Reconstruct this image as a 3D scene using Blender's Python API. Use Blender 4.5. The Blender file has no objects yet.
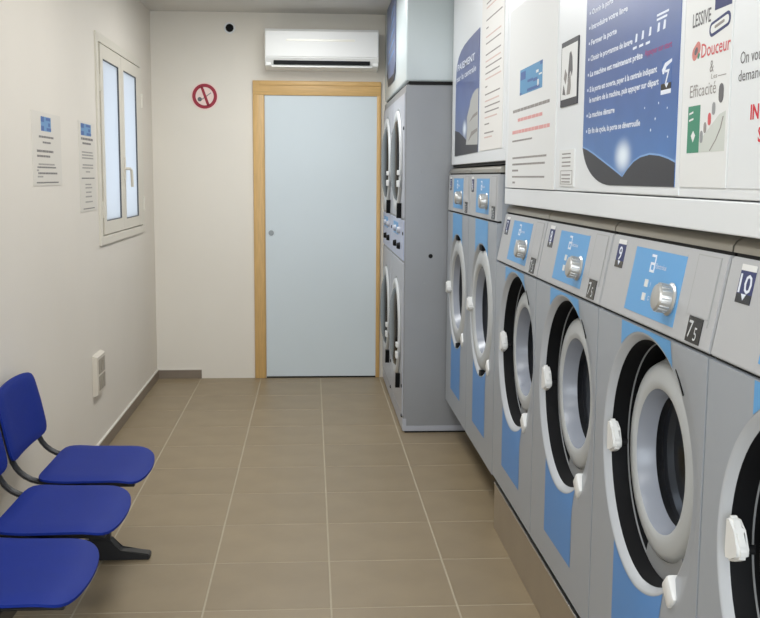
import bpy, bmesh, math, random
from mathutils import Vector, Matrix
random.seed(7)
S = bpy.context.scene
C = S.collection
PI = math.pi

# ---------------------------------------------------------------- camera
FPX, PITCH, YAW, ROLL, CAMH = 1027.13, 0.12736, 0.067356, 0.006315, 1.51622
cd = bpy.data.cameras.new('camera'); cam = bpy.data.objects.new('camera', cd); C.objects.link(cam)
cd.sensor_fit = 'HORIZONTAL'; cd.sensor_width = 36.0; cd.lens = 36.0 * FPX / 760.0
cd.clip_start = 0.02; cd.clip_end = 100
_f = Vector((math.sin(YAW)*math.cos(PITCH), math.cos(YAW)*math.cos(PITCH), -math.sin(PITCH)))
_r = Vector((math.cos(YAW), -math.sin(YAW), 0)); _u = _r.cross(_f)
_c, _s = math.cos(ROLL), math.sin(ROLL)
_R, _U = _c*_r + _s*_u, -_s*_r + _c*_u
M = Matrix((( _R.x, _U.x, -_f.x), (_R.y, _U.y, -_f.y), (_R.z, _U.z, -_f.z))).to_4x4()
M.translation = (0, 0, CAMH)
cam.matrix_world = M
S.camera = cam

# ---------------------------------------------------------------- world, light, exposure
W = bpy.data.worlds.new('daylight'); S.world = W; W.use_nodes = True
bg = W.node_tree.nodes['Background']
bg.inputs[0].default_value = (0.80, 0.90, 1.0, 1); bg.inputs[1].default_value = 1.2

def area(name, loc, rot, sx, sy, power, col):
    l = bpy.data.lights.new(name, 'AREA'); l.shape = 'RECTANGLE'; l.size = sx; l.size_y = sy
    l.energy = power; l.color = col
    o = bpy.data.objects.new(name, l); C.objects.link(o); o.location = loc; o.rotation_euler = rot
    return o
# daylight through the shop window behind the camera
area('shopfront_daylight', (0.2, -1.72, 1.45), (PI/2, 0, 0), 2.3, 2.0, 74, (0.86, 0.93, 1.0))
# unseen ceiling panels, added and spaced to light the walls evenly
LAMPS = [(-0.08, 0.5), (-0.08, 2.5), (-0.08, 4.4), (-0.08, 6.35)]
LAMP_W = [9, 11, 13, 18]
for (lx, ly), lw in zip(LAMPS, LAMP_W):
    area('unseen_panel_light', (lx, ly, 2.665), (0, 0, 0), 0.56, 1.1, lw, (0.95, 0.975, 1.0))

vs = S.view_settings
vs.view_transform = 'Standard'; vs.look = 'None'; vs.exposure = 0.22; vs.gamma = 1.0
vs.use_curve_mapping = False

# ---------------------------------------------------------------- materials
def lin(c):
    return tuple(((v/255)/12.92 if v/255 <= .04045 else ((v/255+.055)/1.055)**2.4) for v in c)
MATS = {}
def mat(name, rgb, rough=.5, metal=0.0, spec=.5, var=0.0, scale=8.0, bump=0.0, bscale=200.0, stretch=None,
        objvar=0.0, coat=0.0, trans=0.0, emit=None):
    if name in MATS: return MATS[name]
    m = bpy.data.materials.new(name); m.use_nodes = True; nt = m.node_tree
    b = nt.nodes['Principled BSDF']
    c = lin(rgb)
    b.inputs['Base Color'].default_value = (*c, 1); b.inputs['Roughness'].default_value = rough
    b.inputs['Metallic'].default_value = metal; b.inputs['Specular IOR Level'].default_value = spec
    b.inputs['Coat Weight'].default_value = coat; b.inputs['Transmission Weight'].default_value = trans
    tc = None
    def coord():
        nonlocal tc
        if tc is None:
            t = nt.nodes.new('ShaderNodeTexCoord'); mp = nt.nodes.new('ShaderNodeMapping')
            if stretch: mp.inputs['Scale'].default_value = stretch
            nt.links.new(t.outputs['Object'], mp.inputs[0]); tc = mp
        return tc.outputs[0]
    if var or objvar:
        hsv = nt.nodes.new('ShaderNodeHueSaturation'); hsv.inputs['Color'].default_value = (*c, 1)
        val = None
        if var:
            n = nt.nodes.new('ShaderNodeTexNoise'); n.inputs['Scale'].default_value = scale; n.inputs['Detail'].default_value = 6
            nt.links.new(coord(), n.inputs['Vector'])
            mr = nt.nodes.new('ShaderNodeMapRange'); mr.inputs[1].default_value = .3; mr.inputs[2].default_value = .7
            mr.inputs[3].default_value = 1-var; mr.inputs[4].default_value = 1+var
            nt.links.new(n.outputs[0], mr.inputs[0]); val = mr.outputs[0]
        if objvar:
            oi = nt.nodes.new('ShaderNodeObjectInfo'); mr2 = nt.nodes.new('ShaderNodeMapRange')
            mr2.inputs[3].default_value = 1-objvar; mr2.inputs[4].default_value = 1+objvar
            nt.links.new(oi.outputs['Random'], mr2.inputs[0])
            if val is None: val = mr2.outputs[0]
            else:
                mu = nt.nodes.new('ShaderNodeMath'); mu.operation = 'MULTIPLY'
                nt.links.new(val, mu.inputs[0]); nt.links.new(mr2.outputs[0], mu.inputs[1]); val = mu.outputs[0]
        nt.links.new(val, hsv.inputs['Value']); nt.links.new(hsv.outputs[0], b.inputs['Base Color'])
    if bump:
        n = nt.nodes.new('ShaderNodeTexNoise'); n.inputs['Scale'].default_value = bscale; n.inputs['Detail'].default_value = 3
        nt.links.new(coord(), n.inputs['Vector'])
        bp = nt.nodes.new('ShaderNodeBump'); bp.inputs['Strength'].default_value = bump; bp.inputs['Distance'].default_value = .002
        nt.links.new(n.outputs[0], bp.inputs['Height']); nt.links.new(bp.outputs[0], b.inputs['Normal'])
    if emit:
        b.inputs['Emission Color'].default_value = (*lin(emit[0]), 1); b.inputs['Emission Strength'].default_value = emit[1]
    MATS[name] = m
    return m

WALL = mat('painted_plaster', (224, 217, 205), .75, var=.02, scale=1.5, bump=.15, bscale=90)
BACKW = mat('painted_plaster_back', (229, 223, 211), .7, var=.02, scale=1.5, bump=.12, bscale=90)
CEIL = mat('ceiling_paint', (214, 211, 204), .85)
TILE = mat('taupe_stoneware', (141, 125, 99), .42, var=.07, scale=5, objvar=.03, bump=.05, bscale=60)
GROUT = mat('grout', (176, 165, 144), .9, var=.05)
SKIRT = mat('skirting_tile', (128, 115, 100), .45, var=.06, scale=9)
SKIRT_EDGE = mat('skirting_white_joint', (214, 208, 198), .8)
WOOD = mat('varnished_pine', (206, 168, 108), .42, var=.10, scale=7, stretch=(14, 14, 1.0))
WOODH = mat('varnished_pine_head', (206, 168, 108), .42, var=.10, scale=7, stretch=(1.0, 14, 14))
DOORM = mat('door_laminate', (206, 216, 220), .42, var=.012, scale=2)
CHROME = mat('brushed_chrome', (190, 190, 188), .28, metal=1.0)
STEEL = mat('brushed_steel', (166, 161, 150), .34, metal=.9, var=.05, scale=30, stretch=(40, 1, 40))
PAINT = mat('silver_enamel', (157, 163, 171), .33, var=.012, scale=3, spec=.5)
PANEL = mat('silver_panel', (178, 180, 183), .36, var=.012, scale=3)
DRY_SIDE = mat('galvanised_grey', (146, 148, 151), .40, metal=.25, var=.03, scale=3)
DRY_FRONT = mat('dryer_front_grey', (176, 179, 188), .35)
DRY_PANEL = mat('dryer_panel_lilac', (182, 190, 214), .4)
BLUE = mat('sky_blue_film', (96, 160, 214), .40)
BLUE_STRIPE = mat('blue_stripe_film', (84, 140, 204), .40)
PLAST = mat('light_grey_plastic', (200, 203, 205), .38)
PLAST_W = mat('white_plastic', (226, 227, 226), .35)
BEZEL = mat('bezel_grey_plastic', (180, 184, 189), .36)
DOORP = mat('door_grey_plastic', (182, 186, 188), .34)
CONE = mat('bluish_grey_moulding', (150, 156, 168), .25)
BLACK = mat('black_rubber', (9, 10, 13), .6, spec=.2)
BLACKG = mat('black_gloss', (14, 15, 18), .2)
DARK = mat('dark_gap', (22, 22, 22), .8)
GREYP = mat('hinge_grey_plastic', (146, 149, 152), .4)
DRUM = mat('drum_steel', (150, 152, 155), .3, metal=.9)
KNOB = mat('knob_chrome', (196, 196, 194), .32, metal=.7)
FASCIA = mat('white_fascia_laminate', (224, 228, 231), .38, var=.008, scale=2)
BOXW = mat('white_lacquer', (196, 206, 208), .30)
FASCIA_EDGE = mat('fascia_joint_grey', (170, 172, 172), .6)
PAPER = mat('paper_white', (223, 225, 225), .6)
PAPER2 = mat('paper_cream', (226, 225, 222), .6)
INK = mat('ink_grey', (104, 103, 106), .7)
INKL = mat('ink_light_grey', (146, 142, 140), .7)
INKR = mat('ink_red', (204, 92, 96), .7)
INKRB = mat('ink_strong_red', (206, 52, 64), .7)
INKB = mat('ink_navy', (50, 58, 104), .6)
INKW = mat('ink_white', (222, 228, 240), .6)
INKC = mat('ink_pale_blue', (128, 164, 212), .6)
INKM = mat('ink_magenta', (158, 78, 128), .6)
GREEN = mat('ink_green', (66, 136, 110), .6)
LOGO = mat('ink_logo_blue', (92, 148, 190), .6)
LOGO2 = mat('ink_logo_dark_blue', (74, 104, 160), .6)
HILL = mat('print_dark_hill', (44, 46, 54), .45)
STATUE = mat('print_pale_figure', (176, 178, 176), .5)
SIGNRED = mat('sign_red', (156, 26, 50), .5)
SIGNPINK = mat('sign_white_pink', (238, 214, 206), .5)
ACW = mat('appliance_white', (238, 238, 234), .35)
ACL = mat('gloss_white_strip', (246, 244, 232), .2)
SEAT = mat('blue_polypropylene', (12, 40, 128), .6, spec=.2, var=.03, scale=12, bump=.25, bscale=500)
TUBE = mat('black_powder_coat', (22, 22, 25), .45)
PVC = mat('white_pvc', (216, 210, 196), .4)
PVC_SH = mat('gasket_reveal_shade', (84, 86, 90), .6)
SOCK = mat('socket_white', (214, 206, 192), .45)
SOCKG = mat('socket_grey', (158, 150, 136), .5)
PLINTH = mat('plinth_taupe', (146, 132, 112), .4, var=.05, scale=6)

def facing_mix(nt, lo, hi):
    # reflection grows towards grazing angles, the same from both sides of the sheet
    lw = nt.nodes.new('ShaderNodeLayerWeight'); lw.inputs['Blend'].default_value = .5
    pw = nt.nodes.new('ShaderNodeMath'); pw.operation = 'POWER'; pw.inputs[1].default_value = 4
    nt.links.new(lw.outputs['Facing'], pw.inputs[0])
    mr = nt.nodes.new('ShaderNodeMapRange'); mr.inputs[3].default_value = lo; mr.inputs[4].default_value = hi
    nt.links.new(pw.outputs[0], mr.inputs[0])
    return mr
def glass_dark():
    m = bpy.data.materials.new('porthole_glass'); m.use_nodes = True; nt = m.node_tree
    nt.nodes.clear()
    out = nt.nodes.new('ShaderNodeOutputMaterial')
    gl = nt.nodes.new('ShaderNodeBsdfGlossy'); gl.inputs['Roughness'].default_value = .04
    gl.inputs['Color'].default_value = (.9, .9, .9, 1)
    tr = nt.nodes.new('ShaderNodeBsdfTransparent'); tr.inputs['Color'].default_value = (.30, .32, .35, 1)
    fr = facing_mix(nt, .02, .30)
    mx = nt.nodes.new('ShaderNodeMixShader')
    nt.links.new(fr.outputs[0], mx.inputs[0]); nt.links.new(tr.outputs[0], mx.inputs[1]); nt.links.new(gl.outputs[0], mx.inputs[2])
    nt.links.new(mx.outputs[0], out.inputs[0])
    return m
GLASS = glass_dark()

def frosted():
    m = bpy.data.materials.new('frosted_glass'); m.use_nodes = True; nt = m.node_tree
    nt.nodes.clear()
    out = nt.nodes.new('ShaderNodeOutputMaterial')
    t = nt.nodes.new('ShaderNodeBsdfTranslucent'); t.inputs['Color'].default_value = (.86, .87, .89, 1)
    g = nt.nodes.new('ShaderNodeBsdfGlossy'); g.inputs['Roughness'].default_value = .25
    fr = facing_mix(nt, .03, .25)
    mx = nt.nodes.new('ShaderNodeMixShader')
    nt.links.new(fr.outputs[0], mx.inputs[0]); nt.links.new(t.outputs[0], mx.inputs[1]); nt.links.new(g.outputs[0], mx.inputs[2])
    nt.links.new(mx.outputs[0], out.inputs[0])
    return m
FROST = frosted()
CLEAR = None

def space_print(name, ext_u, ext_v, glow_u, glow_v, top=(92, 104, 140), mid=(58, 92, 150), low=(70, 110, 170)):
    """printed night-sky picture: flat ink, laid out in the sheet's own coordinates"""
    m = bpy.data.materials.new(name); m.use_nodes = True; nt = m.node_tree; b = nt.nodes['Principled BSDF']
    b.inputs['Roughness'].default_value = .35
    tc = nt.nodes.new('ShaderNodeTexCoord'); sep = nt.nodes.new('ShaderNodeSeparateXYZ')
    nt.links.new(tc.outputs['Object'], sep.inputs[0])
    mr = nt.nodes.new('ShaderNodeMapRange'); mr.inputs[1].default_value = 0; mr.inputs[2].default_value = ext_v
    nt.links.new(sep.outputs[1], mr.inputs[0])
    cr = nt.nodes.new('ShaderNodeValToRGB'); e = cr.color_ramp.elements
    e[0].position = 0.0; e[0].color = (*lin(low), 1); e[1].position = 1.0; e[1].color = (*lin(top), 1)
    k = e.new(.45); k.color = (*lin(mid), 1)
    nt.links.new(mr.outputs[0], cr.inputs[0])
    mp = nt.nodes.new('ShaderNodeMapping'); mp.inputs['Location'].default_value = (-glow_u*.6, -glow_v, 0); mp.inputs['Scale'].default_value = (.6, 1, 1)
    nt.links.new(tc.outputs['Object'], mp.inputs[0])
    ln = nt.nodes.new('ShaderNodeVectorMath'); ln.operation = 'LENGTH'; nt.links.new(mp.outputs[0], ln.inputs[0])
    g = nt.nodes.new('ShaderNodeMapRange'); g.inputs[1].default_value = 0; g.inputs[2].default_value = .062
    g.inputs[3].default_value = 1; g.inputs[4].default_value = 0; g.interpolation_type = 'SMOOTHERSTEP'
    nt.links.new(ln.outputs['Value'], g.inputs[0])
    mx = nt.nodes.new('ShaderNodeMix'); mx.data_type = 'RGBA'
    nt.links.new(g.outputs[0], mx.inputs[0]); nt.links.new(cr.outputs[0], mx.inputs[6]); mx.inputs[7].default_value = (*lin((226, 238, 250)), 1)
    vo = nt.nodes.new('ShaderNodeTexNoise'); vo.inputs['Scale'].default_value = 7; nt.links.new(tc.outputs['Object'], vo.inputs['Vector'])
    h = nt.nodes.new('ShaderNodeHueSaturation'); nt.links.new(mx.outputs[2], h.inputs['Color'])
    mv = nt.nodes.new('ShaderNodeMapRange'); mv.inputs[3].default_value = .85; mv.inputs[4].default_value = 1.15
    nt.links.new(vo.outputs[0], mv.inputs[0]); nt.links.new(mv.outputs[0], h.inputs['Value'])
    nt.links.new(h.outputs[0], b.inputs['Base Color'])
    return m

# ---------------------------------------------------------------- mesh helpers
class MB:
    def __init__(self): self.bm = bmesh.new()
    def box(self, x0, x1, y0, y1, z0, z1, bev=0.0, seg=2):
        bm = self.bm
        v = [bm.verts.new((x, y, z)) for x in (x0, x1) for y in (y0, y1) for z in (z0, z1)]
        fs = [bm.faces.new([v[i] for i in q]) for q in ((0,1,3,2),(4,6,7,5),(0,4,5,1),(2,3,7,6),(0,2,6,4),(1,5,7,3))]
        if bev:
            es = list({e for f in fs for e in f.edges})
            bmesh.ops.bevel(bm, geom=es, offset=bev, segments=seg, affect='EDGES', profile=.5)
        return self
    def lathe(self, prof, yc=0, zc=0, n=64, a0=0.0, a1=2*PI, cap0=False, cap1=False):
        """profile of (radius, x) turned about an axis along x; angle 0 is +y, PI/2 is +z"""
        bm = self.bm; full = abs(a1-a0-2*PI) < 1e-6
        m = n if full else n+1
        rings = []
        for r, x in prof:
            if r < 1e-6: rings.append([bm.verts.new((x, yc, zc))]*m); continue
            rings.append([bm.verts.new((x, yc+r*math.cos(a0+(a1-a0)*i/n), zc+r*math.sin(a0+(a1-a0)*i/n))) for i in range(m)])
        for a, b in zip(rings, rings[1:]):
            for i in range(n):
                j = (i+1) % m
                q = []
                for v in (a[i], a[j], b[j], b[i]):
                    if v not in q: q.append(v)
                if len(q) > 2: bm.faces.new(q)
        if not full:
            for i in (0, m-1):
                q = []
                for r in rings:
                    if r[i] not in q: q.append(r[i])
                if len(q) > 2:
                    try: bm.faces.new(q)
                    except ValueError: pass
        if cap0 and prof[0][0] > 1e-6: bm.faces.new(rings[0])
        if cap1 and prof[-1][0] > 1e-6: bm.faces.new(rings[-1])
        return self
    def tube(self, pts, r, n=10, ry=None):
        bm = self.bm; pts = [Vector(p) for p in pts]; rings = []; prev = None
        for i, p in enumerate(pts):
            t = (pts[min(i+1, len(pts)-1)] - pts[max(i-1, 0)]).normalized()
            if prev is None:
                a = Vector((0, 1, 0)) if abs(t.y) < .9 else Vector((1, 0, 0))
                u = t.cross(a).normalized()
            else: u = (prev - t*prev.dot(t)).normalized()
            prev = u; w = t.cross(u)
            rr = ry if ry else r
            rings.append([bm.verts.new(p + u*r*math.cos(2*PI*k/n) + w*rr*math.sin(2*PI*k/n)) for k in range(n)])
        for a, b in zip(rings, rings[1:]):
            for k in range(n): bm.faces.new((a[k], a[(k+1) % n], b[(k+1) % n], b[k]))
        bm.faces.new(rings[0]); bm.faces.new(rings[-1])
        return self
    def prism(self, poly, w0, w1, f=lambda u, v, w: (u, v, w)):
        bm = self.bm
        a = [bm.verts.new(f(u, v, w0)) for u, v in poly]; b = [bm.verts.new(f(u, v, w1)) for u, v in poly]
        bm.faces.new(a); bm.faces.new(b)
        n = len(poly)
        for i in range(n): bm.faces.new((a[i], a[(i+1) % n], b[(i+1) % n], b[i]))
        return self
    def strip(self, lo, hi, w0, w1, f):
        """closed slab between two curves lo and hi (same number of points)"""
        bm = self.bm; n = len(lo)
        A = [[bm.verts.new(f(u, v, w)) for u, v in c] for w in (w0, w1) for c in (lo, hi)]
        for i in range(n-1):
            bm.faces.new((A[0][i], A[0][i+1], A[1][i+1], A[1][i])); bm.faces.new((A[2][i], A[2][i+1], A[3][i+1], A[3][i]))
            bm.faces.new((A[0][i], A[0][i+1], A[2][i+1], A[2][i])); bm.faces.new((A[1][i], A[1][i+1], A[3][i+1], A[3][i]))
        for i in (0, n-1):
            if (Vector(A[0][i].co)-Vector(A[1][i].co)).length > 1e-7:
                bm.faces.new((A[0][i], A[1][i], A[3][i], A[2][i]))
        return self
    def build(self, name, m, parent=None, smooth=False, angle=35):
        bm = self.bm
        bmesh.ops.remove_doubles(bm, verts=bm.verts, dist=1e-6)
        bmesh.ops.recalc_face_normals(bm, faces=bm.faces)
        me = bpy.data.meshes.new(name); bm.to_mesh(me); bm.free()
        me.materials.append(m)
        if smooth:
            me.polygons.foreach_set('use_smooth', [True]*len(me.polygons))
            me.set_sharp_from_angle(angle=math.radians(angle))
        o = bpy.data.objects.new(name, me); C.objects.link(o)
        if name.endswith(('lettering', 'print', 'pictograms', 'marks', 'stars', 'folds', 'pattern', 'dial_ribs', 'number', 'emblem')): o['kind'] = 'stuff'
        if parent is not None: o.parent = parent
        return o

def tag(o, label=None, cat=None, group=None, kind=None):
    if label: o['label'] = label
    if cat: o['category'] = cat
    if group: o['group'] = group
    if kind: o['kind'] = kind
    return o
def thing(name, loc, label, cat, group=None, kind=None):
    o = bpy.data.objects.new(name, None); C.objects.link(o); o.location = loc; o.empty_display_size = .1
    return tag(o, label, cat, group, kind)
def copy_tree(o, parent=None):
    c = o.copy(); C.objects.link(c); c.parent = parent
    for ch in o.children: copy_tree(ch, c)
    return c

_txt = {}
def text_geo(s, bold=0.0):
    """outline of a word in the built-in font as (verts, faces, width, height), baseline at 0"""
    key = (s, bold)
    if key not in _txt:
        cu = bpy.data.curves.new('t', 'FONT'); cu.body = s; cu.size = 1; cu.resolution_u = 2; cu.offset = bold
        ob = bpy.data.objects.new('t', cu); C.objects.link(ob)
        me = bpy.data.meshes.new_from_object(ob)
        vv = [(v.co.x, v.co.y) for v in me.vertices]; ff = [tuple(p.vertices) for p in me.polygons]
        bpy.data.objects.remove(ob); bpy.data.curves.remove(cu); bpy.data.meshes.remove(me)
        x0 = min(v[0] for v in vv); x1 = max(v[0] for v in vv); y1 = max(v[1] for v in vv)
        _txt[key] = ([(a-x0, b) for a, b in vv], ff, x1-x0, y1)
    return _txt[key]
def add_text(mb, s, u, v, hgt=None, width=None, f=lambda u, v, w: (u, v, w), w=.001, bold=0.0, slope=0.0, center=False):
    vv, ff, tw, th = text_geo(s, bold)
    sy = hgt/.7 if hgt else width/tw
    sx = width/tw if width else sy
    if center: u -= tw*sx/2
    vs_ = [mb.bm.verts.new(f(u+a*sx, v+b*sy+slope*a*sx, w)) for a, b in vv]
    for q in ff:
        try: mb.bm.faces.new([vs_[i] for i in q])
        except ValueError: pass
def text_bars(mb, u, v, width, hgt, f=lambda u, v, w: (u, v, w), w=.001, seed=0):
    """a printed line too small to read: word-long dashes"""
    r = random.Random(seed); x = 0
    while x < width:
        l = min(r.uniform(2.0, 6.5)*hgt, width-x)
        if l > hgt*.5: mb.prism([(u+x, v), (u+x+l, v), (u+x+l, v+hgt), (u+x, v+hgt)], w-.0004, w, f)
        x += l + hgt*.45

# wall frames: u to the reader's right, v up, w out of the wall
def frame_R(x, y, z):  # on a surface facing -x
    m = Matrix(((0, 0, -1), (-1, 0, 0), (0, 1, 0))).to_4x4(); m.translation = (x, y, z); return m
def frame_L(x, y, z):  # on a surface facing +x
    m = Matrix(((0, 0, 1), (1, 0, 0), (0, 1, 0))).to_4x4(); m.translation = (x, y, z); return m
def frame_B(x, y, z):  # on a surface facing -y
    m = Matrix(((1, 0, 0), (0, 0, -1), (0, 1, 0))).to_4x4(); m.translation = (x, y, z); return m

# ================================================================ the room
XL, XR, YB, YF, ZC = -1.16, 1.86, 7.725, -1.9, 2.70
T = .45; GX, GY = -.3817, 4.8309
floor = MB().box(XL, XR, YF, YB, -.12, -.0012).build('floor', GROUT); tag(floor, kind='structure', label='taupe square stoneware floor tiles with pale grout joints')
def cuts(lo, hi, ref):
    k0 = math.ceil((lo-ref)/T - 1e-6); k1 = math.floor((hi-ref)/T + 1e-6)
    c = [ref+k*T for k in range(k0, k1+1)]
    if c[0]-lo > .02: c = [lo]+c
    if hi-c[-1] > .02: c = c+[hi]
    return c
xs, ys = cuts(XL, XR, GX), cuts(YF, YB, GY)
cache = {}
for i in range(len(xs)-1):
    for j in range(len(ys)-1):
        a, b = xs[i+1]-xs[i], ys[j+1]-ys[j]
        key = (round(a, 3), round(b, 3))
        if key not in cache:
            mb = MB(); g = .0034
            mb.box(-a/2+g, a/2-g, -b/2+g, b/2-g, -.010, 0, .0008, 1)
            o = mb.build('tile', TILE, floor); cache[key] = o.data
        else:
            o = bpy.data.objects.new('tile', cache[key]); C.objects.link(o); o.parent = floor
        o.location = ((xs[i]+xs[i+1])/2, (ys[j]+ys[j+1])/2, 0)

tag(MB().box(XL-.2, XR+.2, YF-.2, YB+.2, ZC, ZC+.15).build('ceiling', CEIL), kind='structure', label='flat off-white ceiling')
# left wall with the window opening
WY0, WY1, WZ0, WZ1 = 5.78, 7.175, 1.16, 2.25
mb = MB(); t = .2
mb.box(XL-t, XL, YF-.2, WY0, -.12, ZC); mb.box(XL-t, XL, WY1, YB+.2, -.12, ZC)
mb.box(XL-t, XL, WY0, WY1, -.12, WZ0); mb.box(XL-t, XL, WY0, WY1, WZ1, ZC)
tag(mb.build('wall_left', WALL), kind='structure', label='warm white plastered wall beside the blue seats')
tag(MB().box(XL, XR+.2, YB, YB+.2, -.12, ZC).build('wall_back', BACKW), kind='structure', label='warm white wall around the sliding door')
tag(MB().box(XR, XR+.2, YF-.2, YB, -.12, ZC).build('wall_right', WALL), kind='structure', label='white wall behind the machines')
mb = MB()
mb.box(XL, -.95, YF-.2, YF, -.12, ZC); mb.box(1.35, XR, YF-.2, YF, -.12, ZC); mb.box(-.95, 1.35, YF-.2, YF, 2.5, ZC); mb.box(-.95, 1.35, YF-.2, YF, -.12, .35)
tag(mb.build('wall_front', WALL), kind='structure', label='white wall around the shop window')

# skirting
bl = MB().box(XL, XL+.012, YF, YB-.012, 0, .064).build('baseboard_left', SKIRT); tag(bl, kind='structure', label='taupe tile skirting along the window wall')
MB().box(XL, XL+.011, YF, YB-.012, .064, .072).build('top_joint', SKIRT_EDGE, bl)
bb = MB().box(XL, -.828, YB-.012, YB, 0, .064).build('baseboard_back', SKIRT); tag(bb, kind='structure', label='short taupe tile skirting in the far corner')
MB().box(XL, -.828, YB-.011, YB, .064, .070).build('top_joint', SKIRT_EDGE, bb)

# door: frame (pine) and leaf
fr = thing('trim_1', (.05, YB, 0), 'pine door frame with mitred corners', None, kind='structure')
X0, X1, DH = -.425-.05, .518-.05, 2.215
for s, (xa, xb) in ((-1, (X0, X0+.078)), (1, (X1-.03, X1))):
    mb = MB()
    mb.box(xa, xb, -.022, 0, 0, DH, .004)
    if s < 0: mb.box(xa+.05, xb+.006, -.014, 0, 0, DH-.06, .002)
    mb.build('jamb', WOOD, fr, True)
mb = MB(); mb.box(X0, X1, -.024, 0, DH-.105, DH, .004); mb.box(X0+.05, X1, -.030, 0, DH-.034, DH-.004, .004); mb.build('head', WOODH, fr, True)
dr = MB().box(-.338, .500, YB-.012, YB-.001, .012, 2.112, .002).build('door_1', DOORM); tag(dr, kind='structure', label='pale blue-grey sliding door leaf in a pine frame')
mb = MB(); mb.box(-.338, .500, YB-.010, YB, 0, .011); mb.build('threshold_gap', DARK, dr)
# round finger pull (its own turned profile, facing -y)
mb = MB()
mb.lathe([(0, -.004), (.018, -.003), (.021, .002), (.027, .003), (.029, .0)], n=24)
o = mb.build('finger_pull', mat('satin_pull', (150, 156, 158), .55, metal=.4), dr, True); o.matrix_local = Matrix(((0, 1, 0), (-1, 0, 0), (0, 0, 1))).to_4x4(); 
o.rotation_euler = (0, 0, PI/2); o.location = (-.297, YB-.0125, 1.10)

# ---------------------------------------------------------------- window in the left wall
win = thing('window_1', (XL, (WY0+WY1)/2, 1.12), 'white two-sash window with frosted panes in the side wall', None, kind='structure')
yc0, zc0 = (WY0+WY1)/2, 1.12
def wbox(name, y0, y1, z0, z1, x0, x1, m, par=win, bev=.003):
    return MB().box(x0, x1, y0-yc0, y1-yc0, z0-zc0, z1-zc0, bev).build(name, m, par)
FY0, FY1, FZ0, FZ1 = 5.735, 7.215, 1.132, 2.29
wbox('frame_stile', FY0, FY0+.055, FZ0, FZ1, -.02, .012, PVC); wbox('frame_stile', FY1-.055, FY1, FZ0, FZ1, -.02, .012, PVC)
wbox('frame_head', FY0+.055, FY1-.055, FZ1-.05, FZ1, -.02, .012, PVC); wbox('frame_sill', FY0+.055, FY1-.055, FZ0, FZ0+.05, -.02, .012, PVC)
def sash(y0, y1, py0, py1, pz0, pz1):
    z0, z1 = FZ0+.058, FZ1-.058
    mb = MB()
    for a in ((y0, py0, z0, z1), (py1, y1, z0, z1), (py0, py1, z0, pz0), (py0, py1, pz1, z1)):
        mb.box(-.03, .015, a[0]-yc0, a[1]-yc0, a[2]-zc0, a[3]-zc0)
    s = mb.build('sash', PVC, win)
    mb = MB(); g = .005
    for a in ((py0, py0+g, pz0, pz1), (py1-g, py1, pz0, pz1), (py0+g, py1-g, pz0, pz0+g), (py0+g, py1-g, pz1-g, pz1)):
        mb.box(-.004, .0135, a[0]-yc0, a[1]-yc0, a[2]-zc0, a[3]-zc0)
    mb.build('gasket', PVC_SH, s)  # gasket lining also carries the shade of the pane reveal in its grey
    wbox('pane', py0+.004, py1-.004, pz0+.004, pz1-.004, -.002, .005, FROST, s, 0)
wbox('stile_joint', 5.79, 5.815, 1.17, 2.235, -.01, .009, mat('joint_beige', (150, 138, 116), .6), win, 0)
sash(5.815, 6.43, 5.885, 6.355, 1.262, 2.158); sash(6.435, 7.155, 6.515, 6.975, 1.252, 2.158)
for y, z in ((5.795, 2.02), (5.795, 1.33), (7.165, 2.02), (7.165, 1.33)):
    mb = MB(); mb.tube([(.014, y-yc0, z-zc0-.045), (.014, y-yc0, z-zc0+.045)], .011, 10)
    mb.build('hinge', PVC, win, True)
hd = MB().box(.014, .022, 6.455-yc0, 6.49-yc0, 1.49-zc0, 1.63-zc0, .003).build('handle_plate', PVC, win)
mb = MB(); mb.tube([(.020, 6.472-yc0, 1.56-zc0), (.050, 6.472-yc0, 1.56-zc0), (.056, 6.482-yc0, 1.55-zc0), (.056, 6.50-yc0, 1.45-zc0)], .009, 8); mb.build('lever', PVC, hd, True)

# ================================================================ things on the back wall
# air conditioner
ac = thing('air_conditioner', (.08, YB, 2.285), 'white wall-mounted air conditioner above the pine door frame', 'air conditioner')
D = .205
prof = [(0, 0), (-.10, 0), (-.165, .018), (-.19, .052), (-D, .075), (-D, .255), (-.185, .278), (0, .278)]
mb = MB(); mb.prism(prof, -.405, .405, lambda u, v, w: (w, u, v)); b_ = mb.build('housing', ACW, ac)
MB().box(-.402, .402, -D-.006, -D+.002, .082, .262, .004).build('front_cover', ACW, ac)
MB().box(-.345, .345, -.196, -.150, .030, .058, .004).build('air_outlet', BLACK, ac)
mb = MB(); mb.prism([(-.190, .012), (-.130, .002), (-.128, .007), (-.188, .022)], -.36, .36, lambda u, v, w: (w, u, v)); mb.build('flap', ACW, ac)
MB().box(-.255, .235, -D-.009, -D-.004, .190, .206, .002).build('trim_strip', ACL, ac)
for s in (-1, 1): MB().box(s*.385-.02, s*.385+.02, -.185, -.12, .022, .065, .004).build('corner_block', ACW, ac)

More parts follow.
